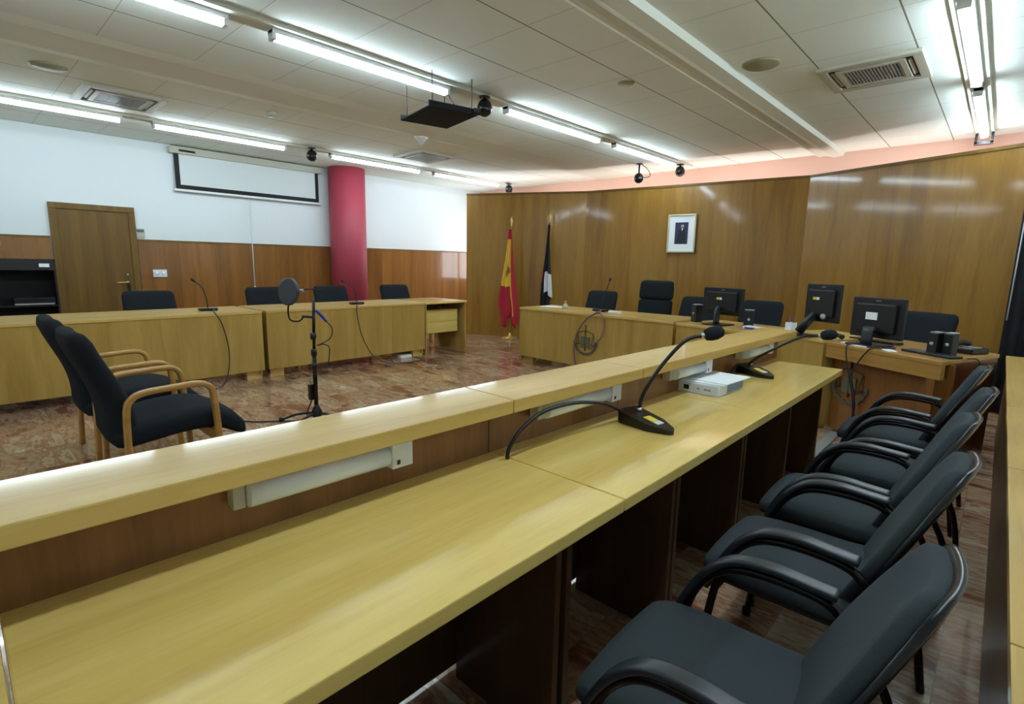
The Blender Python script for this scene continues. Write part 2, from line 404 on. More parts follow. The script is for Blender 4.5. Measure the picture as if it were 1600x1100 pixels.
# ------------------------------------------------------------------ ceiling fittings
def cassette(x, y, label, rz=0):
    t = thing('ceiling_air_unit', label, 'air conditioner', (x, y, ZC), rz, 'ceiling air conditioner cassettes')
    b = B(); s, i = .36, .2
    b.box(-s, s, -s, -i-.09, -.03, 0, bev=.006).box(-s, s, i+.09, s, -.03, 0, bev=.006).box(-s, -i-.09, -i-.09, i+.09, -.03, 0, bev=.006).box(i+.09, s, -i-.09, i+.09, -.03, 0, bev=.006)
    b.box(-i-.04, i+.04, -i-.04, -i+.0, -.032, 0).box(-i-.04, i+.04, i, i+.04, -.032, 0).box(-i-.04, -i, -i, i, -.032, 0).box(i, i+.04, -i, i, -.032, 0)
    b.obj('panel', offwhite, t)
    BX(-s+.01, s-.01, -s+.01, s-.01, -.008, -.002).obj('slot_backing', black, t)
    g = B()
    for k in range(17):
        q = -i+.0118+k*2*i/17; g.box(q-.006, q+.006, -i, i, -.028, -.012)
    for k in (-.1, 0, .1): g.box(-i, i, k-.004, k+.004, -.028, -.012)
    g.obj('grille', greypl, t)
    for a in range(4):
        BX(-.2, .2, -.012, .012, -.022, -.014, rot=(.35, 0, 0)).xf(MX.Rotation(a*PI/2, 4, 'Z') @ MX.Translation((0, .265, 0))).obj('louvre', offwhite, t)
    return t
cassette(-1.02, 5.53, 'square ceiling air unit between the beam and the lamps over the black armchairs')
cassette(-7.1, 1.49, 'square ceiling air unit above and before the wooden door')
cassette(-6.96, 5.43, 'square ceiling air unit beyond the hanging black shelf')

t = thing('projector_shelf', 'black projector tray hanging on thin rods under the ceiling', 'shelf', (-4.09, 3.35, 2.735), -.22)
BX(-.3, .3, -.25, .25, 0, .012, bev=.004).obj('tray', trayblk, t)
for sx in (-1, 1):
    BX(sx*.3-.012, sx*.3+.012, -.25, .25, 0, .05).obj('rim', trayblk, t)
    for sy in (-1, 1): B().tube([(sx*.27, sy*.2, .01), (sx*.27, sy*.2, ZC-2.74)], .004, 6, 0).obj('rod', darkcable, t)
B().lathe([(.0, -.03), (.03, -.03), (.03, .03), (0, .03)], (.325, .22, .025), 12, axis=(0, 1, 0)).obj('knob', blackpl2, t)
B().tube([(.05, .18, .012), (.06, .14, .12), (.02, .1, .2), (.03, .06, ZC-2.74)], .006, 6).obj('cable', darkcable, t)

def spot(x, y, label, tilt=(.3, -.4, -1), sc=1, drop=.0, z=ZC):
    t = thing('ceiling_camera', label, 'camera', (x, y, z), 0, 'small black ceiling fittings')
    B().lathe([(.055, -.012), (.055, 0)], (0, 0, 0), 14).obj('mount', blackpl, t)
    B().tube([(0, 0, -.01), (0, 0, -.05-drop)], .014, 8, 0).obj('stem', blackpl, t)
    a = V(tilt).normalized()
    B().lathe([(.03, -.06), (.062, -.045), (.075, 0), (.07, .05), (.05, .075), (.02, .085)], (0, 0, -.10-drop), 16, axis=a).obj('body', blackpl2, t)
    return t
spot(-3.99, 3.85, 'small black ceiling camera just past the hanging shelf', z=ZC-.03)
spot(-7.72, 3.92, 'small black ceiling camera over the projection screen end', z=ZC-.03)
spot(-4.05, 8.3, 'small black ceiling camera at the far end of the middle lamp channel', z=ZC-.03)
spot(-7.75, 8.2, 'small black ceiling camera above the left end of the panelled wall', z=ZC-.03)
t = spot(-4.62, 8.0, 'small black camera on a long stem with a looping cable under the ceiling', drop=.12)
B().tube([(.02, .03, 0), (.12, .08, -.1), (.16, .08, -.2), (.08, .03, -.22), (.0, 0, -.16)], .006, 6).obj('cable', darkcable, t)
t = thing('lamp_bracket', 'black u shaped bracket at the end of the farthest lamp over the black chairs', 'bracket', (-.38, 8.57, ZC-.03))
B().box(-.085, -.06, -.03, .03, -.12, 0).box(.06, .085, -.03, .03, -.12, 0).box(-.085, .085, -.03, .03, -.13, -.1).obj('bracket_frame', blackpl2, t)
def disc(name, x, y, prof, mat, label, cat):
    return tag(B().lathe(prof, (x, y, ZC), 18).obj(name, mat), label, cat)
disc('smoke_detector', -6.36, 2.77, [(.0, -.05), (.05, -.05), (.06, -.03), (.06, 0)], offwhite, 'small round white smoke detector on the ceiling near the left hand lamps', 'smoke detector')
t = disc('ceiling_sounder', -5.95, 4.57, [(0, -.11), (.02, -.11), (.07, -.03), (.09, -.02), (.09, 0)], white, 'small white cone on the ceiling beyond the hanging black shelf', 'smoke detector')
disc('ceiling_cover', -1.68, 4.77, [(0, -.02), (.13, -.015), (.15, 0)], yellowed, 'yellowed round ceiling cover plate beside the air unit near the beam', 'cover plate')
disc('ceiling_cover', -6.46, .85, [(0, -.02), (.12, -.015), (.14, 0)], yellowed, 'yellowed round ceiling cover plate above the door', 'cover plate')
disc('ceiling_cover', -2.77, 4.47, [(0, -.012), (.07, -.01), (.08, 0)], yellowed, 'tiny round ceiling cover plate between the middle lamps and the beam', 'cover plate')

# ------------------------------------------------------------------ left wall fittings
t = thing('projection_screen', 'white pull down projection screen with black border on the left wall', 'projection screen', (XL+.06, 2.5, 0))
BX(-.05, .05, 0, 2.4, 2.93, 3.03, bev=.01).obj('case', offwhite, t)
BX(-.01, -.004, .06, 2.34, 2.42, 2.93).obj('border', black, t)
BX(-.004, 0, .125, 2.275, 2.485, 2.93).obj('fabric', screenfab, t)
BX(-.02, .02, .03, 2.37, 2.385, 2.42, bev=.006).obj('bottom_bar', white, t)
BX(.05, .054, .12, .34, 2.96, 2.99).obj('nameplate', black, t)
t = thing('thermostat', 'small white wall thermostat beside the top of the door', 'thermostat', (XL, 2.055, 1.735))
BX(0, .025, -.055, .055, -.065, .065, bev=.006).obj('case', offwhite, t); BX(.025, .027, -.045, .045, .01, .05).obj('display', flat('display_grey', (90, 100, 105), .3), t)
t = thing('wall_socket', 'white double wall socket on the wood panelling right of the door', 'socket', (XL+.025, 2.255, 1.15))
BX(0, .014, -.09, .09, -.055, .055, bev=.004).obj('plate', white, t)
for q in (-.042, .042): B().lathe([(.03, 0), (.03, .004), (.0, .004)], (.014, q, 0), 12, axis=(1, 0, 0)).obj('outlet', white, t)
t = thing('screen_cord', 'thin white cord hanging down the wood panelling below the screen', 'cord', (XL+.05, 3.62, 0))
B().tube([(0, 0, 2.4), (0, 0, .92)], .009, 6, 0).obj('cord', white, t)
B().lathe([(.0, -.04), (.022, -.03), (.016, .03), (0, .04)], (0, 0, .9), 10).obj('toggle', white, t)
# open black rack by the door
t = thing('media_cabinet', 'dark glass fronted cabinet standing against the panelling left of the door', 'cabinet', (XL+.03, .52, 0))
BX(0, .4, -.5, .49, 0, .04).obj('base', blackrack, t)
for q in (-.5, .47): BX(0, .4, q, q+.02, .04, 1.33).obj('side', blackrack, t)
BX(0, .4, -.5, .49, 1.31, 1.34).obj('top', blackrack, t); BX(0, .02, -.48, .47, .04, 1.31).obj('back', black, t)
BX(.02, .38, -.48, .47, .74, .76).obj('shelf', blackrack, t)
BX(.385, .392, .06, .44, .765, .785).obj('shelf_highlight', greypl, t, 'grey strip painted as a highlight on the shelf edge')  # grey strip stands in for the highlight along the shelf edge
BX(.385, .402, -.48, .47, 1.2, 1.31).obj('fascia', blackrack, t)
BX(.402, .405, .33, .43, 1.24, 1.285).obj('label', paper, t, 'white paper label'); BX(.402, .405, -.42, -.33, 1.24, 1.285).obj('label', paper, t, 'white paper label')
tag(BX(XL+.06, XL+.38, .58, .98, .762, .85, bev=.005).obj('disc_player', blackpl2), 'flat black player box on the cabinet shelf by the door', 'player')
tag(BX(XL+.06, XL+.36, .1, .45, .762, .84, bev=.005).obj('disc_player', greypl), 'flat grey device on the cabinet shelf away from the door', 'player')

# ------------------------------------------------------------------ wooden armchairs
def make_armchair():
    t = thing('wooden_armchair', '', 'chair')
    for sx in (-1, 1):
        x = sx*.315
        pts = [(x, .245, 0), (x, .232, .3), (x, .218, .56), (x, .198, .632), (x, .14, .66), (x, 0, .656), (x, -.13, .648), (x, -.195, .62), (x, -.222, .55), (x, -.232, .3), (x, -.245, 0)]
        B().tube(pts, 1, 8, 3, flat=(.05, .034), up=(0, 1, 0)).obj('armrest_frame', chairwood, t)
    for y, z in ((.215, .32), (-.21, .3)): BX(-.305, .305, y-.012, y+.012, z-.03, z+.03, bev=.004).obj('seat_rail', chairwood, t)
    def f(p):
        y = p.y; z = p.z
        if y > .1: z -= (y-.1)**2*1.9
        if y < 0: z -= (-y)*.12
        z += .015*math.cos(p.x*5)*(1 if p.z > 0 else .2)
        return V((p.x, y+.07, z+.42))
    B().cushion(.28, .35, .065, .06, f, 10).obj('seat', fabric, t)
    def g(p):
        h = (p.z+.34)/.68
        y = -.235-.13*h+.035*math.sin(h*PI*1.5)+(p.x*p.x)*.25
        return V((p.x*(1-.06*h), y+p.y*(1.1-.25*h), p.z+.66))
    B().cushion(.265, .062, .335, .06, g, 10).obj('backrest', fabric, t)
    return t
ac = make_armchair(); used = []
def armchair(x, y, rz, label, group):
    if not used:
        ac.location = (x, y, 0); ac.rotation_euler = (0, 0, rz); ac['label'] = label; ac['group'] = group; used.append(1); return ac
    return dup(ac, (x, y, 0), rz, label, group)
G = 'bentwood armchairs on the open floor'
armchair(-3.75, .83, 0, 'black bentwood armchair on the open floor, the nearer of the two', G)
armchair(-4.62, .83, 0, 'black bentwood armchair on the open floor, half hidden behind the nearer one', G)
G = 'armchairs behind the tables along the white wall'
for y, l in ((1.76, 'by the door'), (3.22, 'under the hanging white cord'), (4.26, 'before the red pillar'), (5.48, 'right of the red pillar')):
    a = armchair(-7.62, y, -PI/2+random.uniform(-.06, .06), 'dark armchair pushed in behind the long tables, '+l, G)
    a.scale = (1.13, 1, .97 if y < 2 else .99)
G = 'armchairs behind the judges bench'
armchair(-4.58, 6.74, PI+.12, 'black wood armed chair behind the bench, nearest the flags', G)
armchair(-2.98, 6.64, PI+.05, 'black armchair behind the bench, partly hidden by the left monitor', G)
armchair(-2.17, 6.58, PI, 'black wood armed chair between the two tall monitors on the bench', G)
armchair(-.64, 6.3, PI-.4, 'black armchair behind the widest monitor at the end of the bench', G)
# high backed judge's chair
t = thing('swivel_armchair', 'tall black padded judge chair behind the bench below the framed portrait', 'chair', (-3.66, 6.8, 0), PI+.15)
for k in range(5):
    a = k*2*PI/5; B().tube([(0, 0, .1), (.16*math.cos(a), .16*math.sin(a), .085), (.3*math.cos(a), .3*math.sin(a), .06)], [.03, .025, .018], 8).obj('foot', blackpl2, t)
    B().lathe([(0, -.02), (.028, -.02), (.028, .02), (0, .02)], (.3*math.cos(a), .3*math.sin(a), .03), 10, axis=(math.sin(a), -math.cos(a), 0)).obj('caster', blackpl, t)
B().tube([(0, 0, .08), (0, 0, .4)], .03, 10, 0).obj('column', chrome, t)
B().cushion(.27, .26, .06, .055, lambda p: V((p.x, p.y+.02, p.z+.45)), 8).obj('seat', fabric, t)
B().cushion(.25, .055, .2, .05, lambda p: V((p.x, p.y-.26-.1*(p.z+.2), p.z+.72)), 8).obj('backrest', fabric, t)
B().cushion(.25, .06, .14, .05, lambda p: V((p.x*(1-.3*max(0, p.z)), p.y-.3-.12*(p.z+.14), p.z+1.05)), 8).obj('headrest', fabric, t)
for sx in (-1, 1): B().tube([(sx*.25, .1, .42), (sx*.28, .1, .55), (sx*.28, .05, .66), (sx*.28, -.2, .66)], .02, 8).obj('armrest', blackpl, t)

# ------------------------------------------------------------------ long tables along the white wall
def long_table(y0, y1, label):
    t = thing('panel_table', label, 'table', (-6.25, y0, 0), 0, 'beech tables along the white wall'); L = y1-y0
    BX(-.85, .0, 0, L, .77, .8, bev=.004).obj('tabletop', railY, t)
    b = B(); n = 4
    for k in range(n): b.box(-.03, -.008, L*k/n+.0006, L*(k+1)/n-.0006, .1, .77)
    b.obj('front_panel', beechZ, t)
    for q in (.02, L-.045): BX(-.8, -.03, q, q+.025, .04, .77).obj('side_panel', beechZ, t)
    for q in (.02, L-.19): BX(-.12, -.05, q, q+.17, 0, .1).obj('foot', beechX, t)
    return t
long_table(-1.0, 2.48, 'long beech panel fronted table nearest the door and the cabinet')
long_table(2.53, 4.84, 'long beech panel fronted table before the red pillar')
t = thing('drawer_table', 'beech side desk with a drawer unit at the end of the long tables', 'table', (-6.25, 4.86, 0))
BX(-.85, 0, 0, .82, .77, .8, bev=.004).obj('tabletop', beechY, t)
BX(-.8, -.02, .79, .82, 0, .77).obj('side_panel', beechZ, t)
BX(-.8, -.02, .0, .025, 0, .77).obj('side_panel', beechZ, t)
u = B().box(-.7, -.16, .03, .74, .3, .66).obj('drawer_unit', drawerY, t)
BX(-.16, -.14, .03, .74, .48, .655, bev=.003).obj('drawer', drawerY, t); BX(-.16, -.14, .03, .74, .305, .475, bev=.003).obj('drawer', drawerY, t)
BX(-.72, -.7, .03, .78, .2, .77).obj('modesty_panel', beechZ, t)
for q in (.3, .71): B().lathe([(.028, 0), (.028, .03), (0, .03)], (-.06, q, .70), 10, axis=(0, 0, 1)).obj('fastener', black, t)

# gooseneck microphones
def goose(name_label, loc, rz, neck, group, base=(.075, .05), headr=.016, hl=.05, nr=.006):
    t = thing('gooseneck_microphone', name_label, 'microphone', loc, rz, group)
    BX(-base[0], base[0], -base[1], base[1], 0, .03, bev=.008).obj('base', blackpl2, t)
    B().tube(neck, nr, 8).obj('gooseneck', blackpl, t)
    a = (V(neck[-1])-V(neck[-2])).normalized()
    B().lathe([(headr*.6, 0), (headr, .012), (headr*1.1, hl*.6), (headr*.7, hl*.95), (headr*.2, hl)], neck[-1], 12, axis=a).obj('capsule', blackpl, t)
    return t
G = 'small gooseneck microphones on the tables'
goose('slim gooseneck microphone on the long table near the door', (-6.62, 2.03, .8), 0, [(0, 0, .03), (0, -.01, .15), (-.01, -.04, .26), (-.01, -.11, .33)], G, (.05, .09))
goose('slim gooseneck microphone on the long table before the red pillar', (-6.52, 3.87, .8), 0, [(0, 0, .03), (0, -.02, .15), (-.01, -.07, .25), (-.01, -.18, .31)], G, (.05, .09))
goose('slim gooseneck microphone on the bench between the flags and the judge chair', (-3.88, 5.92, .79), 0, [(0, 0, .03), (.03, .0, .15), (.06, .02, .27), (.1, .03, .4)], G, (.1, .05))
tag(B().tube([(-6.6, 2.08, .815), (-6.4, 2.02, .81), (-6.225, 1.97, .812), (-6.2, 2.03, .68), (-6.2, 2.08, .4), (-6.2, 2.06, .15), (-6.16, 1.98, .01), (-6.05, 1.85, .008)], .006, 6).obj('microphone_cable', darkcable), 'dark cable hanging straight down the table front to the floor near the chairs', 'cable')
tag(B().tube([(-6.5, 3.93, .815), (-6.36, 3.8, .81), (-6.225, 3.7, .812), (-6.2, 3.68, .7), (-6.19, 3.74, .4), (-6.15, 3.88, .12), (-6.05, 4.08, .008), (-5.95, 4.35, .007), (-6.0, 4.6, .007), (-6.25, 4.62, .007), (-6.45, 4.5, .007)], .006, 6).obj('microphone_cable', darkcable), 'dark cable curving off the table front onto the floor below the red pillar', 'cable')
tag(B().box(-6.36, -6.26, 4.4, 4.6, 0, .045, bev=.01).obj('power_strip', white), 'white power strip on the floor under the long table end', 'power strip')

# ------------------------------------------------------------------ microphone stand with pop filter
t = thing('microphone_stand', 'black tripod microphone stand with round pop filter on the marble floor', 'microphone stand', (-4.23, 2.09, 0))
B().lathe([(.03, .05), (.045, .06), (.045, .1), (.02, .15), (.018, .16)], (0, 0, 0), 14).obj('hub', blackpl, t)
for ax, ay, r in ((-.22, -.22, 1), (.15, .13, 1), (.12, -.3, 1)):
    l = B().tube([(0, 0, .09), (ax*.55, ay*.55, .07), (ax, ay, .015)], [.012, .011, .010], 8).obj('leg', blackpl, t)
    B().lathe([(0, -.015), (.016, -.015), (.018, .02), (0, .03)], (ax, ay, .018), 8).obj('rubber_foot', blackpl2, l)
B().tube([(0, 0, .1), (.0, 0, .62)], .018, 10, 0).obj('lower_pole', darkmet, t)
B().tube([(0, 0, .6), (.01, .01, 1.07)], .013, 10, 0).obj('upper_pole', darkmet, t)
for z in (.62, .76, .5): B().lathe([(.024, -.03), (.026, 0), (.024, .03)], (.0, 0, z), 12).obj('clamp', blackpl2, t)
B().tube([(0, 0, .92), (-.06, -.06, .925)], .012, 8, 0).obj('filter_clamp', blackpl2, t)
B().tube([(-.05, -.05, .925), (-.08, -.08, .885), (-.13, -.13, .895), (-.145, -.14, .97), (-.135, -.13, 1.05)], .007, 8).obj('filter_gooseneck', darkmet, t)
pf = B(); n = 24
ax = V((.25, -.9, .1)).normalized()
pf.lathe([(.1, -.012), (.115, -.012), (.115, .012), (.1, .012)], (-.14, -.13, 1.13), 28, axis=ax)
pf.obj('filter_rim', flat('filter_rim_grey', (58, 62, 68), .4), t)
B().lathe([(.0, -.004), (.102, -.004), (.102, .004), (0, .004)], (-.14, -.13, 1.13), 28, axis=ax).obj('filter_mesh', fabric, t)
B().tube([(-.05, -.045, 1.15), (.0, 0, 1.155), (.06, .06, 1.14)], .005, 8).obj('boom', darkmet, t)
B().lathe([(.008, -.02), (.016, -.01), (.016, .015), (.01, .03)], (-.06, -.055, 1.14), 10, axis=(-.7, -.7, -.1)).obj('boom_tip', greypl, t)
B().tube([(.02, .02, .98), (.06, .055, .93), (.085, .08, .885)], [.012, .014, .011], 8).obj('connector', bluepl, t)
B().tube([(.085, .08, .885), (.12, .11, .83), (.11, .1, .75), (.06, .05, .70), (.02, .02, .68), (.07, .06, .69), (.1, .09, .66), (.09, .085, .55), (.085, .08, .49), (.02, .02, .48)], .005, 6).obj('cable', darkcable, t)
BX(-.055, -.012, -.045, 0, .2, .34, bev=.006).obj('control_box', blackpl2, t)
B().tube([(-.04, -.02, .34), (-.045, -.03, .4), (-.015, -.01, .43)], .005, 6).obj('cable', greypl, t)
B().tube([(-.035, -.02, .2), (-.05, -.05, .12), (-.09, -.08, .02), (-.25, -.25, .008), (-.4, -.42, .006), (-.62, -.48, .006)], .006, 6).obj('cable', darkcable, t)

# ------------------------------------------------------------------ judges' bench
def emblem(parent, loc, rz, sc, m1, m2):
    """scales of justice: sword, beam, two pans, book, and a curved scroll of small leaves"""
    e = thing('emblem', '', ''); del e['label']; del e['category']
    e.parent = parent; e.location = loc; e.rotation_euler = (0, 0, rz); e.scale = (sc, 1, sc)
    b = B().tube([(0, 0, -.11), (0, 0, .19)], .006, 6, 0).box(-.022, .022, -.005, .005, .115, .125)
    b.tube([(-.11, 0, .095), (-.05, 0, .115), (0, 0, .12), (.05, 0, .115), (.11, 0, .095)], .005, 6)
    for s in (-1, 1):
        b.tube([(s*.11, 0, .095), (s*.125, 0, -.03)], .0035, 5, 0).tube([(s*.11, 0, .095), (s*.085, 0, -.03)], .0035, 5, 0)
        b.lathe([(0, -.012), (.02, -.01), (.03, 0), (0, 0)], (s*.105, 0, -.03), 10)
    b.obj('scales', m1, e)
    B().box(-.062, -.004, -.008, .006, -.075, .055, bev=.004).box(.004, .062, -.008, .006, -.075, .055, bev=.004).obj('book', m2, e)
    b = B()
    for k in range(17):
        a = math.radians(190+k*10); r = .155
        b.box(-.018, .018, -.005, .005, -.013, .013, rot=(0, -a-PI/2+(.5 if k % 2 else -.3), 0), at=(r*math.cos(a), 0, r*math.sin(a)+.005))
    b.obj('scroll', m2, e)
    return e
def bench(loc, rz, L, depth, label, apron=0, skew=0, foot=True, ends=True, z=.79, mat=beechZ, topm=beechX, endm=beechZ):
    """front face along local +x from the origin, body towards +y"""
    t = thing('judges_table', label, 'table', loc, rz, 'tables of the judges bench')
    B().prism([(0, 0), (L, 0), (L-skew, depth), (0, depth)], z-.03, z, .004).obj('tabletop', topm, t)
    y0 = .012
    if apron:
        BX(0, L, .005, .04, z-.03-apron, z-.03).obj('apron', topm, t); y0 = .12
        BX(L-.09, L-.03, .005, .14, 0, z-.03-apron).obj('front_post', mat, t)
    b = B(); n = max(1, round(L/.75))
    zb = .1 if foot else .03
    for k in range(n): b.box(L*k/n+.0006, L*(k+1)/n-.0006, y0, y0+.022, zb, z-.03)
    b.obj('front_panel', mat, t)
    BX(0, .025, y0+.022, depth-.02, .03, z-.03).obj('side_panel', endm, t)
    k = skew/depth
    B().prism([(L-.026-k*(y0+.022), y0+.022), (L-.001-k*(y0+.022), y0+.022), (L-.001-k*(depth-.02), depth-.02), (L-.026-k*(depth-.02), depth-.02)], .03 if not apron else 0, z-.03).obj('side_panel', endm, t)
    if foot:
        for q in (.02, L-.22): BX(q, q+.2, .06, .14, 0, .1).obj('foot', mat, t)
    return t
t1 = bench((-4.97, 5.52, 0), -.012, 2.33, .75, 'long beech judges table bearing a scales emblem, nearest the flags')
emblem(t1, (1.15, .004, .43), 0, 1.1, emblemm, emblemg)
t2 = bench((-2.58, 5.44, 0), -.24, .9, .75, 'beech judges table below the left monitor, between the emblem table and the corner')
t3 = bench((-1.60, 5.43, 0), -.565, .63, .7, 'short corner judges table with the pen holder', z=.80)
t4 = bench((-1.04, 5.09, 0), -.565, .95, .84, 'reddish end table of the judges bench bearing a large emblem, beside the black armchairs', apron=.1, skew=.19, foot=False,
           mat=wood('red_brown_veneer', (120, 74, 34), (134, 86, 40), (146, 96, 46), axis='Z', rough=.3), topm=wood('amber_beech', (156, 112, 52), (170, 126, 62), (182, 138, 72), axis='X', rough=.3),
           endm=wood('mahogany_veneer', (84, 44, 26), (96, 52, 32), (106, 60, 36), axis='Z', rough=.3))
emblem(t4, (.165, .112, .45), 0, 1.05, emblemm, emblemg)

def loc_on(t, x, y, z=None):
    a = t.rotation_euler.z; o = t.location
    return (o.x+x*math.cos(a)-y*math.sin(a), o.y+x*math.sin(a)+y*math.cos(a), z)
tag(B().tube([(-3.85, 5.9, .81), (-3.75, 5.62, .8), (-3.67, 5.5, .81), (-3.8, 5.485, .72), (-3.92, 5.485, .56), (-3.97, 5.48, .35), (-3.92, 5.46, .12), (-3.8, 5.4, .008), (-3.6, 5.2, .008)], .008, 6).obj('microphone_cable', purple), 'purple cable hanging past the emblem on the long judges table', 'cable', 'purple cables over the judges table')
tag(B().tube([(-3.82, 5.85, .81), (-3.7, 5.6, .8), (-3.6, 5.495, .81), (-3.53, 5.485, .7), (-3.56, 5.485, .53), (-3.66, 5.485, .42), (-3.74, 5.49, .34)], .008, 6).obj('microphone_cable', flat('mauve_cable', (128, 88, 112), .5)), 'shorter mauve cable looping down to the emblem on the long judges table', 'cable', 'purple cables over the judges table')

# things on the bench
t = thing('paper_sheets', 'loose white papers on the flag end of the judges bench', 'paper', (-4.72, 5.93, .79), .1)
BX(-.16, .1, -.08, .14, 0, .004).obj('sheet', paper, t); BX(-.05, .2, -.1, .1, .0042, .008, rot=(0, 0, .3)).obj('sheet', paper, t)
t = thing('desk_bell', 'small pale glass ornament beside the loose papers on the bench', 'ornament', (-4.42, 5.86, .79))
B().lathe([(.0, 0), (.045, 0), (.045, .02), (.03, .06), (.012, .07), (.012, .09), (.02, .1), (0, .11)], (0, 0, 0), 14).obj('body', flat('pale_glass', (170, 180, 150), .15), t)
tag(BX(-3.66, -3.5, 5.75, 5.83, .79, .82, bev=.008).obj('white_box', white), 'small white box right of the slim microphone on the bench', 'box')

def monitor(loc, rz, w, h, zc, label, slant=False, sticker=None, tilt=-.06):
    """back towards local -y (the room), screen towards +y"""
    t = thing('computer_monitor', label, 'monitor', loc, rz, 'monitors on the judges bench')
    sh = B().box(-w/2, w/2, -.012, .02, zc-h/2, zc+h/2, bev=.008).box(-w*.38, w*.38, -.045, -.01, zc-h*.36, zc+h*.36, bev=.015)
    s = sh.obj('shell', blackpl, t)
    BX(-w/2+.015, w/2-.015, .0201, .022, zc-h/2+.02, zc+h/2-.02).obj('screen', blackpl2, t)
    if slant:
        B().tube([(-.03, -.05, zc-h*.3), (-.10, -.15, .03)], 1, 8, 0, flat=(.09, .035), up=(1, 0, 0)).obj('stand_arm', armpl, t)
        BX(-.22, .06, -.2, -.02, 0, .014, bev=.004).obj('stand_base', blackpl2, t)
        B().lathe([(0, 0), (.025, 0), (.025, .012), (0, .012)], (.05, -.046, zc-h*.34), 14, axis=(0, -1, 0)).obj('port', greypl, t)
    else:
        B().tube([(0, -.05, zc-h*.32), (0, -.09, .15), (0, -.1, .01)], 1, 8, 2, flat=(.09, .03), up=(0, 1, 0)).obj('stand_arm', armpl, t)
        BX(-.12, .12, -.18, .06, 0, .014, bev=.004).obj('stand_base', blackpl2, t)
    for (x, z, a, b, m, l) in sticker or (): BX(x-a, x+a, -.048, -.0452, z-b, z+b).obj('sticker', m, t, l)
    BX(-.02, .02, -.0135, -.012, zc+h*.41, zc+h*.43).obj('badge', greypl, t)
    return t
monitor((-2.17, 5.66, .79), -.18, .46, .29, .25, 'black monitor seen from behind with a small yellow sticker, between two speakers', sticker=[(-.03, .28, .018, .012, yellowst, 'yellow sticker'), (.0, .28, .01, .012, paper, 'white sticker')])
monitor((-1.16, 5.36, .80), -.42, .33, .34, .30, 'squarish black monitor raised on a slanted arm beside the pen holder', slant=True, sticker=[(-.05, .34, .018, .012, yellowst, 'yellow sticker'), (-.02, .34, .012, .012, paper, 'white sticker')])
monitor((-.715, 5.17, .79), -.47, .43, .33, .225, 'widest black monitor with a white label, on the reddish end table', sticker=[(-.02, .24, .048, .03, paper, 'white label')])
def speaker(loc, rz, label, h=.17, w=1.2):
    t = thing('desk_speaker', label, 'speaker', loc, rz, 'small desk speakers on the bench')
    B().prism([(-.04*w, -.045), (.04*w, -.045), (.036*w, .045), (-.036*w, .045)], 0, h, .006).obj('cabinet', blackpl, t)
    BX(-.037*w, .037*w, -.03, .042, h, h+.008, bev=.003).obj('top_trim', greypl, t, 'grey top trim')
    B().lathe([(0, 0), (.014, 0), (.014, .006), (0, .006)], (0, -.044, h*.5), 12, axis=(0, -1, 0)).obj('knob', greypl, t)
    return t
speaker((-2.47, 5.72, .79), -.6, 'black desk speaker with grey top on the flag side of the left monitor', .19)
speaker((-1.86, 5.58, .79), .3, 'black desk speaker with grey top on the pen holder side of the left monitor', .18)
speaker((-.31, 4.985, .79), -.5, 'black desk speaker with grey top at the end table, left of its twin', .16, .8)
speaker((-.226, 5.0, .79), -.4, 'black desk speaker with grey top at the end table, nearest the telephone', .16, .8)
t = thing('desk_telephone', 'low black telephone at the outer end of the judges bench', 'telephone', (-.13, 5.27, .79), -.5)
B().prism([(-.085, -.09), (.085, -.09), (.085, .1), (-.085, .1)], 0, .045, .012).obj('body', blackpl2, t)
B().tube([(-.05, -.08, .06), (-.055, 0, .075), (-.05, .09, .06)], .02, 8).obj('handset', blackpl, t)
for k in range(9): BX(-.01+.03*(k % 3), .012+.03*(k % 3), -.05+.03*(k//3), -.03+.03*(k//3), .045, .05).obj('key', greypl, t)
t = thing('pen_holder', 'white square pen cup holding purple pens on the corner table', 'pen cup', (-1.44, 5.50, .80), -.5)
B().box(-.035, .035, -.035, -.03, 0, .09).box(-.035, .035, .03, .035, 0, .09).box(-.035, -.03, -.03, .03, 0, .09).box(.03, .035, -.03, .03, 0, .09).box(-.035, .035, -.035, .035, 0, .004).obj('cup', white, t)
for k, (x, y, m, l, tx) in enumerate(((-.02, .01, violetpl, 'purple pen in the white cup, the left one', -.03), (.02, .0, violetpl, 'purple pen in the white cup, the right one', .02), (-.005, -.015, redpl, 'short red pen in the white cup', -.01))):
    p = V(loc_on(t, x, y, .805)); q = p+V((tx*.4, .005, .135 if k < 2 else .11))
    tag(B().tube([p, p*.3+q*.7, q], [.005, .006, .002], 8, 0).obj('pen', m), l, 'pen', 'pens in the white cup')
tag(BX(-.1, .1, -.07, .07, .0, .004).xf(MX.Translation((-1.50, 5.43, .801)) @ MX.Rotation(-.5, 4, 'Z')).obj('paper_sheet', paper), 'white paper under the pen cup on the corner table', 'paper')
t = thing('white_router', 'small white box with a dark slot on the bench right of the left monitor', 'box', (-1.76, 5.46, .79), -.25)
BX(-.1, .1, -.05, .05, 0, .035, bev=.012).obj('body', white, t); BX(-.075, .04, -.0525, -.05, .006, .024).obj('slot', violetpl, t)
t = thing('telephone_headset', 'black handset lying beside the slanted monitor arm', 'headset', (-1.02, 5.27, .80), -.4)
B().tube([(-.06, 0, .02), (0, .01, .035), (.07, 0, .022)], [.02, .015, .022], 8).obj('body', blackpl2, t)
tag(BX(-.2, .2, -.06, .06, 0, .02, bev=.005).xf(MX.Translation(loc_on(t4, .08, .43, .791)) @ MX.Rotation(-.52, 4, 'Z')).obj('keyboard', blackpl2), 'black keyboard under the wide monitor edge on the end table', 'keyboard')
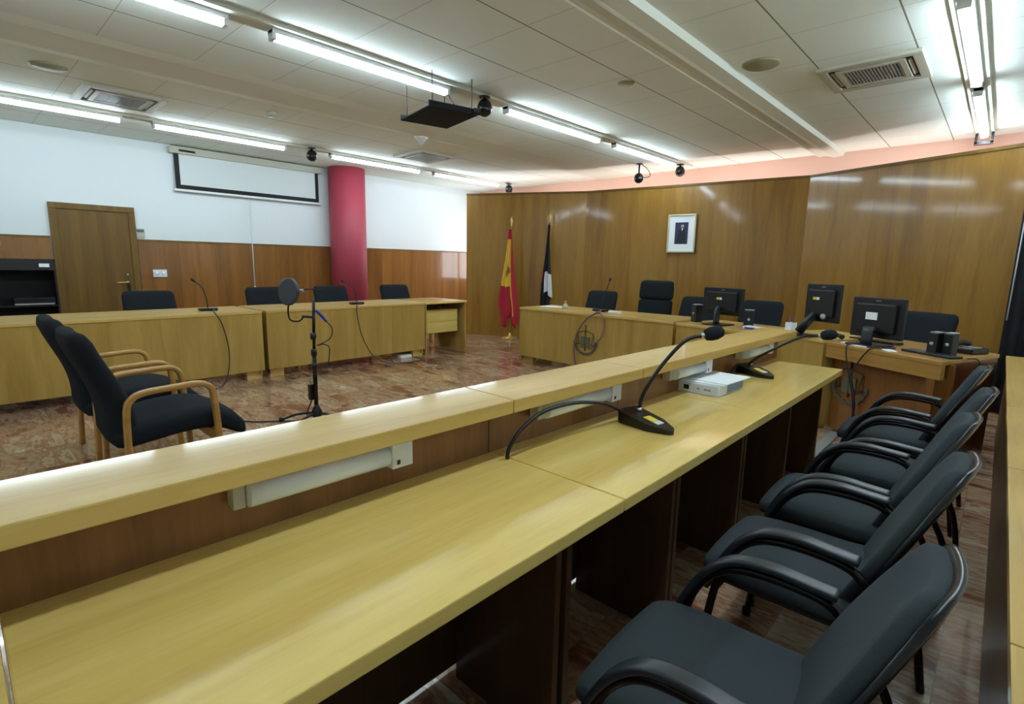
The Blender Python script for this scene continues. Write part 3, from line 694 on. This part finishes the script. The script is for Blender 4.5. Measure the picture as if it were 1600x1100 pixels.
tag(BX(-.19, .19, -.055, .055, 0, .018, bev=.005).xf(MX.Translation(loc_on(t4, .70, .23, .791)) @ MX.Rotation(-.62, 4, 'Z')).obj('keyboard', blackpl), 'black keyboard between the wide monitor and the twin speakers', 'keyboard')
for x, y, r, l in ((.12, .1, -.1, 'white slip of paper left of the wide monitor stand'), (.26, .07, .3, 'white note touching the wide monitor stand'), (.5, .08, -.5, 'white strip of paper right of the wide monitor stand')):
    tag(BX(-.055, .055, -.03, .03, 0, .006).xf(MX.Translation(loc_on(t4, x, y, .7905)) @ MX.Rotation(r-.5, 4, 'Z')).obj('paper_slip', paper), l, 'paper', 'paper slips on the end table')
q = lambda x, y, z: loc_on(t4, x, y, z)
tag(B().tube([q(.24, .2, .8), q(.215, .02, .802), q(.215, -.02, .77), q(.235, -.02, .66), q(.265, -.015, .55), q(.27, .03, .42), q(.25, .09, .25), q(.24, .09, .1), q(.25, .04, .01), q(.35, -.1, .008)], .006, 6).obj('monitor_cable', darkcable), 'dark cable hanging from the end table, the one over the emblem', 'cable')
tag(B().tube([q(.45, .2, .8), q(.42, .02, .802), q(.40, -.02, .77), q(.33, -.02, .66), q(.29, -.015, .55), q(.285, .04, .4), q(.265, .09, .22), q(.26, .06, .06), q(.3, -.04, .01), q(.46, -.12, .008)], .006, 6).obj('monitor_cable', darkcable), 'dark cable slanting in from the wide monitor to meet the other cable', 'cable')
tag(B().tube([q(.9, .3, .795), q(.955, .33, .793), q(.965, .34, .7), q(.965, .3, .5), q(.965, .4, .35), q(.965, .5, .6), q(.965, .46, .76)], .005, 6).obj('speaker_cable', darkcable), 'thin dark cable looping down the dark end panel of the bench', 'cable')

# framed portrait on the panelled wall
t = thing('framed_portrait', 'white matted portrait of a person in a dark suit in a pale gilt frame', 'picture', (-3.885, 8.17, 1.92), math.atan2(C_.y-B_.y, C_.x-B_.x))
b = B(); w, h, k = .225, .3, .025
b.box(-w, w, -.03, .0, h-k, h, bev=.005).box(-w, w, -.03, 0, -h, -h+k, bev=.005).box(-w, -w+k, -.03, 0, -h, h, bev=.005).box(w-k, w, -.03, 0, -h, h, bev=.005)
b.obj('frame', gilt, t)
BX(-w+k, w-k, -.015, -.008, -h+k, h-k).obj('mat', paper, t)
pr = BX(-.105, .105, -.018, -.0151, -.165, .175).obj('print', printbg, t)
B().prism([(-.075, -.165), (.06, -.165), (.07, 0), (.05, .055), (.02, .075), (-.02, .075), (-.055, .05), (-.07, -.02)], 0, .002).xf(MX.Translation((.01, -.018, 0)) @ MX.Rotation(PI/2, 4, 'X')).obj('suit', printdk, pr)
B().lathe([(.026, 0), (.026, .003), (0, .003)], (.012, -.018, .115), 14, axis=(0, -1, 0)).obj('face', skin, pr)
BX(.003, .02, -.0215, -.018, .05, .085).obj('collar', paper, pr)

# flags
def flag(loc, label, H, zt, zb, wl, wr_, colour, mats, rz=0):
    """wl(h), wr_(h): how far the draped cloth reaches either side of the pole at height h (0 top .. 1 bottom)"""
    t = thing('flag_on_stand', label, 'flag', loc, rz, 'flags on stands before the panelled wall')
    B().lathe([(0, 0), (.16, 0), (.16, .015), (.05, .03), (.025, .06), (.022, .1)], (0, 0, 0), 20).obj('base', brass, t)
    B().tube([(0, 0, .05), (0, 0, H)], .013, 10, 0).obj('pole', brass, t)
    B().lathe([(.013, 0), (.024, .015), (.012, .04), (.03, .09), (.02, .13), (.002, .19)], (0, 0, H), 12).obj('finial', brass, t)
    b = B(); nu, nv = 30, 46; g = []
    for j in range(nv+1):
        v = j/nv; z = zt+(zb-zt)*v; row = []
        for i in range(nu+1):
            u = i/nu; x = -wl(v)+(wl(v)+wr_(v))*u
            amp = .012+.045*min(1, v*1.6)
            y = -.03-amp*(.5+.5*math.sin(u*PI*5.2+v*1.4))+.02*math.sin(v*5+u*3)
            zz = z-(.10*math.sin(u*PI*2.3+.6)*v*v if v > .3 else 0)
            row.append(b.bm.verts.new((x, y, zz)))
        g.append(row)
    for j in range(nv):
        for i in range(nu):
            f = b.bm.faces.new((g[j][i], g[j][i+1], g[j+1][i+1], g[j+1][i])); f.smooth = True
            f.material_index = colour((i+.5)/nu, (j+.5)/nv)
    o = b.obj('cloth', mats, t)
    md = o.modifiers.new('thick', 'SOLIDIFY'); md.thickness = .004
    return t
def spain(u, v):
    if v < .1+.0: return 0
    if .36 < v < .55 and .2 < u < .62 and abs(v-.455)/.1+abs(u-.4)/.22 < 1: return 3
    if u > .68+.0 and v < .45: return 0
    if .60 < u < .80 and v > .45 and v < .93: return 1
    if v < .57+.12*u: return 1 if u < .68 else 0
    return 0
flag((-6.72, 7.2, 0), 'draped red and yellow flag with a crest on a brass stand', 2.06, 2.02, .3,
     lambda v: .03+.2*min(1, v/.75) if v < .75 else max(.05, .23-(v-.75)*.5), lambda v: .03+.2*min(1, v/.8)*(1 if v < .9 else 1-(v-.9)*4), spain, [fl_red, fl_yel, fl_drk, fl_crest])
def second(u, v):
    if .52 < v < .76 and u > .38: return 1
    if v > .5 and v < .6 and u < .1: return 2
    return 0
flag((-6.12, 7.58, 0), 'draped black and white flag on a brass stand behind the bench end', 2.14, 2.1, .45,
     lambda v: .02+.09*min(1, v/.6), lambda v: .02+.09*min(1, v/.7) if v < .78 else .05, second, [fl_drk, fl_wht, fl_red])

# ------------------------------------------------------------------ front bench (long desk in the foreground)
ang = math.radians(1.55)
def bench_module(y0, y1, label, sup=(), g=True):
    t = thing('bench_desk', label, 'desk', (0, y0, 0), 0, 'modules of the front bench'); L = y1-y0
    BX(-1.36, -.735, .0015, L-.0015, .68, .72, bev=.004).obj('worktop', beechY, t)
    for y in sup: BX(-1.2, -.79, y-y0-.012, y-y0+.012, 0, .68).obj('side_panel', brownShade, t)
    BX(-1.25, -1.23, .003, L-.003, .02, .68).obj('modesty_panel', brownShade, t)
    return t
bench_module(-1.4, 0.0, 'pale worktop of the front bench at the extreme edge, before the first seam', (-.4, -1.35))
bench_module(0.002, 1.30, 'front bench desk nearest the viewer, with one strip lamp', (.36, 1.06, 1.11))
bench_module(1.302, 2.62, 'middle front bench desk carrying the large gooseneck microphone', (1.75, 1.79, 2.45, 2.49))
bench_module(2.622, 4.17, 'far front bench desk carrying the stack of papers', (3.2, 3.90))
def rail(s0, s1, label, step=0):
    """upstand board and the shelf on top of it, standing on the worktop"""
    t = thing('bench_rail', label, 'rail', (-1.325+0.042*0, 0, .72), -ang, 'raised rails of the front bench'); L = s1-s0
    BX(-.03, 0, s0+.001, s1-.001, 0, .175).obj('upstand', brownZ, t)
    BX(-.13, .125, s0+.001, s1-.001, .175, .222, bev=.004).obj('shelf', railY, t)
    return t
rail(-1.4, .0, 'raised rail of the front bench at the extreme edge')
rail(.002, 1.28, 'raised rail of the front bench nearest the viewer, over the first strip lamp')
rail(1.282, 2.12, 'raised rail of the front bench behind the large microphone')
rail(2.122, 4.32, 'longest raised rail of the front bench, behind the paper stack')
def railx(y): return -1.325+y*math.sin(ang)
def striplamp(y0, y1, label):
    t = thing('strip_lamp', label, 'lamp', (railx((y0+y1)/2)+.001, y0, .81), -ang, 'unlit strip lamps under the rail'); L = y1-y0
    BX(0, .035, .0, L, .02, .08).obj('housing', white, t)
    b = B(); prof = [(.03, .07)]+[(.048+.034*math.cos(a), .036+.034*math.sin(a)) for a in [PI*.62-PI*1.24*k/9 for k in range(10)]]+[(.03, .004)]
    lo = [b.bm.verts.new((x, .01, z)) for x, z in prof]; hi = [b.bm.verts.new((x, L-.06, z)) for x, z in prof]
    for k in range(len(prof)):
        f = b.bm.faces.new((lo[k], lo[(k+1) % len(prof)], hi[(k+1) % len(prof)], hi[k])); f.smooth = 0 < k < len(prof)-2
    b.bm.faces.new(lo); b.bm.faces.new(hi[::-1])
    b.obj('tube_cover', flat('lamp_diffuser', (236, 242, 243), .22), t)
    BX(0, .085, L-.06, L+.01, .0, .083, bev=.004).obj('switch_box', white, t)
    BX(.085, .087, L-.045, L-.035, .012, .025).obj('switch', blackpl, t)
    BX(0, .045, -.02, .008, .0, .083, bev=.003).obj('end_bracket', offwhite, t)
    return t
striplamp(.43, .88, 'white unlit strip lamp under the rail, the nearest one')
striplamp(1.51, 1.99, 'white unlit strip lamp under the rail behind the microphone cable')
striplamp(2.54, 2.93, 'white unlit strip lamp under the rail behind the paper stack')
striplamp(3.5, 3.93, 'white unlit strip lamp under the rail, the farthest one')

def desk_mic(loc, rz, neck, cable, label):
    t = thing('desk_microphone', label, 'microphone', loc, rz, 'black desk microphones on the front bench')
    b = B(); pl = [(-.13, -.055), (-.11, -.065), (.03, -.06), (.11, -.025), (.13, 0), (.11, .025), (.03, .06), (-.11, .065), (-.13, .055)]
    b.prism(pl, 0, .04, .008)
    for v in b.bm.verts:
        if v.co.z > .02: v.co.z = .018+(.13-v.co.x)/.26*.04 if v.co.z > .03 else v.co.z*.8
    b.obj('base', blackpl2, t)
    BX(-.02, .035, -.02, .02, -.002, .002, rot=(0, .152, 0), at=(.01, .0, .0385)).obj('sticker', yellowst, t, 'yellow sticker')
    BX(-.012, .012, -.02, .02, -.002, .002, rot=(0, .152, 0), at=(.05, .0, .0325)).obj('button', white, t, 'white button')
    B().lathe([(.014, 0), (.014, .015), (.008, .02)], (neck[0][0], neck[0][1], .048), 12).obj('socket', chrome, t)
    B().tube(neck, .0085, 10).obj('gooseneck', blackpl, t)
    a = (V(neck[-1])-V(neck[-2])).normalized()
    B().lathe([(.012, -.012), (.015, 0), (.012, .008)], neck[-1], 12, axis=a).obj('collar', chrome, t)
    B().lathe([(.012, .0), (.024, .008), (.03, .03), (.03, .055), (.022, .078), (.004, .088)], neck[-1], 16, axis=a).obj('windscreen', fabric, t)
    iv = MX.Rotation(-rz, 4, 'Z') @ MX.Translation(-V(loc))
    B().tube([iv @ V(p) for p in cable], .0075, 8).obj('cable', blackpl, t)
    return t
desk_mic((-1.03, 1.985, .72), -.2, [(-.075, .02, .045), (-.068, .03, .12), (-.035, .065, .22), (.01, .12, .32), (.045, .165, .375), (.085, .215, .392)],
         [(-1.15, 2.0, .748), (-1.155, 1.93, .785), (-1.155, 1.8, .835), (-1.155, 1.61, .872), (-1.16, 1.43, .872), (-1.175, 1.33, .825), (-1.19, 1.285, .765), (-1.195, 1.28, .725)],
         'large black gooseneck desk microphone standing on the front bench, the nearer of two')
desk_mic((-1.08, 3.49, .72), -.45, [(-.075, .01, .045), (-.055, .0, .08), (.06, .03, .17), (.22, .085, .275), (.31, .13, .295)],
         [(-1.19, 3.545, .75), (-1.195, 3.48, .772), (-1.195, 3.40, .76), (-1.195, 3.33, .725)],
         'black gooseneck desk microphone on the front bench, the farther one beside the paper stack')
tag(BX(-.94, -.86, 3.98, 5.12, 0, .014, bev=.004).obj('cable_cover', greypl), 'pale grey cable cover strip on the floor past the front bench end', 'cable cover')
# ream of paper
t = thing('paper_stack', 'white packet of copy paper with loose sheets on top, on the front bench', 'paper', (-1.13, 2.88, .72), -.02)
BX(-.12, .11, -.16, .17, 0, .058, bev=.006).obj('packet', boxgrey, t)
BX(.1102, .112, -.05, .168, .008, .05).obj('print', boxprint, t, 'blue grey printed side')
BX(-.085, -.055, -.1615, -.16, .018, .042).obj('logo', black, t, 'small dark printed square')
for x in (-.01, .03, .05): BX(x, x+.015, -.1612, -.16, .026, .033).obj('print', boxprint, t)
BX(-.115, .12, -.15, .18, .059, .064, rot=(0, 0, .05)).obj('sheet', paper, t)
BX(-.1, .14, -.12, .19, .065, .069, rot=(0, 0, -.04)).obj('sheet', paper, t)

# ------------------------------------------------------------------ black conference chairs
def make_chair():
    """faces local -x"""
    t = thing('conference_chair', '', 'chair', group='black armchairs at the front bench')
    hw = .235
    def f(p):
        z = p.z+.43+.02*math.cos(p.y*6)
        x = p.x
        if x < -.1: z -= (x+.1)**2*.9
        if x > .12: z += (x-.12)*.1
        w = 1-.1*max(0, (-x)/.26)**2
        return V((x-.39, p.y*w, z))
    B().cushion(.235, hw, .035, .034, f, 10).obj('seat', fabric2, t)
    BX(-.59, -.16, -.2, .2, .375, .398, bev=.01).obj('seat_pan', armpl, t)
    def gk(o, k, hh, ww, th):
        def g(p):
            h = (p.z+hh)/(2*hh)
            x = -.215+.205*h**1.1+o-(p.y*p.y)*.5*(1-.3*h)
            e = max(0, (h-.35)/.65); w = 1-.45*e*e
            e2 = max(0, (.25-h)/.25); w *= 1-.12*e2
            return V((x+p.x, p.y*w, p.z+.655))
        return g
    B().cushion(.022, .212, .235, .02, gk(0, 1, .235, 1, 1), 12).obj('backrest', fabric2, t)
    B().cushion(.011, .218, .241, .011, gk(.024, 1, .241, 1, 1), 12).obj('back_shell', blackpl2, t)
    for s in (-1, 1):
        y = s*.255
        # frame tube: front leg, up under the arm, back and down into the seat back; then the rear leg
        B().tube([(-.60, y, 0), (-.575, y, .25), (-.55, y, .41), (-.515, y, .515), (-.45, y, .585), (-.36, y, .61), (-.22, y, .605), (-.165, y, .56), (-.15, y*.96, .47), (-.16, y*.9, .40)], .0125, 10, 4).obj('arm_tube', darkmet, t)
        B().tube([(-.58, y, .38), (-.555, y, .46), (-.5, y, .56), (-.43, y, .622), (-.34, y, .64), (-.25, y, .635), (-.185, y, .63)], [.8, .9, 1, 1, 1, 1, 1.0], 10, 4, flat=(.046, .02), up=(-1, 0, .4)).obj('armrest', armpl, t)
        B().tube([(-.16, y*.9, .40), (-.07, y*.95, .22), (-.03, y, 0)], .0125, 10, 3).obj('rear_leg', darkmet, t)
        B().lathe([(0, 0), (.017, 0), (.017, .03), (0, .03)], (-.60, y, 0), 10).obj('foot_cap', blackpl, t)
    B().tube([(-.555, -.25, .385), (-.555, .25, .385)], .011, 8, 0).obj('front_stretcher', darkmet, t)
    return t
CH = make_chair(); cu = []
for x, y, r, l in ((0, 1.125, .03, 'nearest black armchair at the front bench, only its far arm and seat fully seen'), (.0, 1.84, .0, 'second nearest black armchair at the front bench'),
                   (-.01, 2.42, .0, 'middle one of the five black armchairs at the front bench'), (.03, 3.05, .0, 'black armchair at the front bench, second from the emblem table'), (-.0, 3.78, -.02, 'black armchair at the front bench farthest away, beside the emblem table')):
    if not cu: CH.location = (x, y, 0); CH.rotation_euler.z = r; CH['label'] = l; cu.append(1)
    else: dup(CH, (x, y, 0), r, l)

# ------------------------------------------------------------------ second bench on the right, and the dark corner
def side_bench(y0, y1, label):
    t = thing('side_bench', label, 'desk', (.095, y0, 0), 0, 'modules of the side bench'); L = y1-y0
    BX(0, .6, .0012, L-.0012, .69, .72, bev=.003).obj('worktop', railY, t)
    BX(.02, .04, .002, L-.002, .02, .69).obj('front_panel', brownShade, t)
    for q in (.01, L-.03): BX(.04, .55, q, q+.02, 0, .69).obj('side_panel', brownShade, t)
    return t
for a, b, l in ((.05, 1.28, 'pale side bench behind the nearest black armchair'), (1.282, 2.5, 'pale side bench behind the second and third black armchairs'), (2.502, 3.66, 'pale side bench behind the fourth black armchair'), (3.662, 4.75, 'pale side bench behind the farthest black armchair'), (4.752, 5.95, 'pale side bench at the far end by the black curtain')):
    side_bench(a, b, l)
t = thing('curtain', 'tall black curtain hanging at the edge of the wood panelled wall', 'curtain', (.06, 6.95, 0))
b = B(); n = 40; rows = []
for z in (.02, .7, 1.4, 2.1):
    rows.append([b.bm.verts.new((.9*i/n, .03*math.sin(i*1.3)+.02*(z < 1), z)) for i in range(n+1)])
for r0, r1 in zip(rows, rows[1:]):
    for i in range(n): b.bm.faces.new((r0[i], r0[i+1], r1[i+1], r1[i])).smooth = True
o = b.obj('cloth', curtainm, t); md = o.modifiers.new('thick', 'SOLIDIFY'); md.thickness = .008
B().tube([(-.02, 0, 2.12), (.95, 0, 2.12)], .012, 8, 0).obj('curtain_rail', blackpl, t)
B().tube([(.015, -.05, 1.95), (.012, -.05, 1.4), (.01, -.05, .95)], .006, 6, 0).obj('pull_rod', flat('pale_rod', (190, 195, 200), .3), t)

# ------------------------------------------------------------------ light and camera
def area(name, loc, rot, sx, sy, e, col):
    l = bpy.data.lights.new(name, 'AREA'); l.shape = 'RECTANGLE'; l.size = sx; l.size_y = sy; l.energy = e; l.color = col
    o = bpy.data.objects.new(name, l); C.objects.link(o); o.location = loc; o.rotation_euler = rot
    return o
# added unseen area lights for the daylight spilling up behind the folded partition
def added_strip(p, q, off, z, e):
    d = q-p; a = math.atan2(d.y, d.x); c = (p+q)/2; n = V((-math.sin(a), math.cos(a)))
    area('added_daylight', (c.x+n.x*off, c.y+n.y*off, z), (PI-.5, 0, a), d.length*.96, .12, e, (1, .94, .92))
added_strip(A_, B_, .42, 2.15, 6); added_strip(B_, C_, .34, 2.15, 11); added_strip(C_, D_, .42, 2.15, 6.5)

w = bpy.data.worlds.new('world'); S.world = w; w.use_nodes = True
w.node_tree.nodes['Background'].inputs[0].default_value = (.8, .9, 1, 1); w.node_tree.nodes['Background'].inputs[1].default_value = .3

cam = bpy.data.cameras.new('camera'); co = bpy.data.objects.new('camera', cam); C.objects.link(co); S.camera = co
yaw, pitch, roll = .74581, -.16769, .01898
fw = V((-math.sin(yaw)*math.cos(pitch), math.cos(yaw)*math.cos(pitch), math.sin(pitch)))
r0 = V((math.cos(yaw), math.sin(yaw), 0)); u0 = r0.cross(fw)
r = r0*math.cos(roll)+u0*math.sin(roll); u = u0*math.cos(roll)-r0*math.sin(roll)
m = MX((r, u, -fw)).transposed().to_4x4(); m.translation = V((0, 0, 1.40))
co.matrix_world = m
cam.sensor_width = 36; cam.sensor_fit = 'HORIZONTAL'; cam.lens = 819.3/1600*36; cam.clip_start = .02
S.view_settings.view_transform = 'Standard'; S.view_settings.look = 'None'; S.view_settings.gamma = 1; S.view_settings.use_curve_mapping = False
S.view_settings.exposure = .87
S.cycles.use_denoising = True
S.cycles.max_bounces = 8
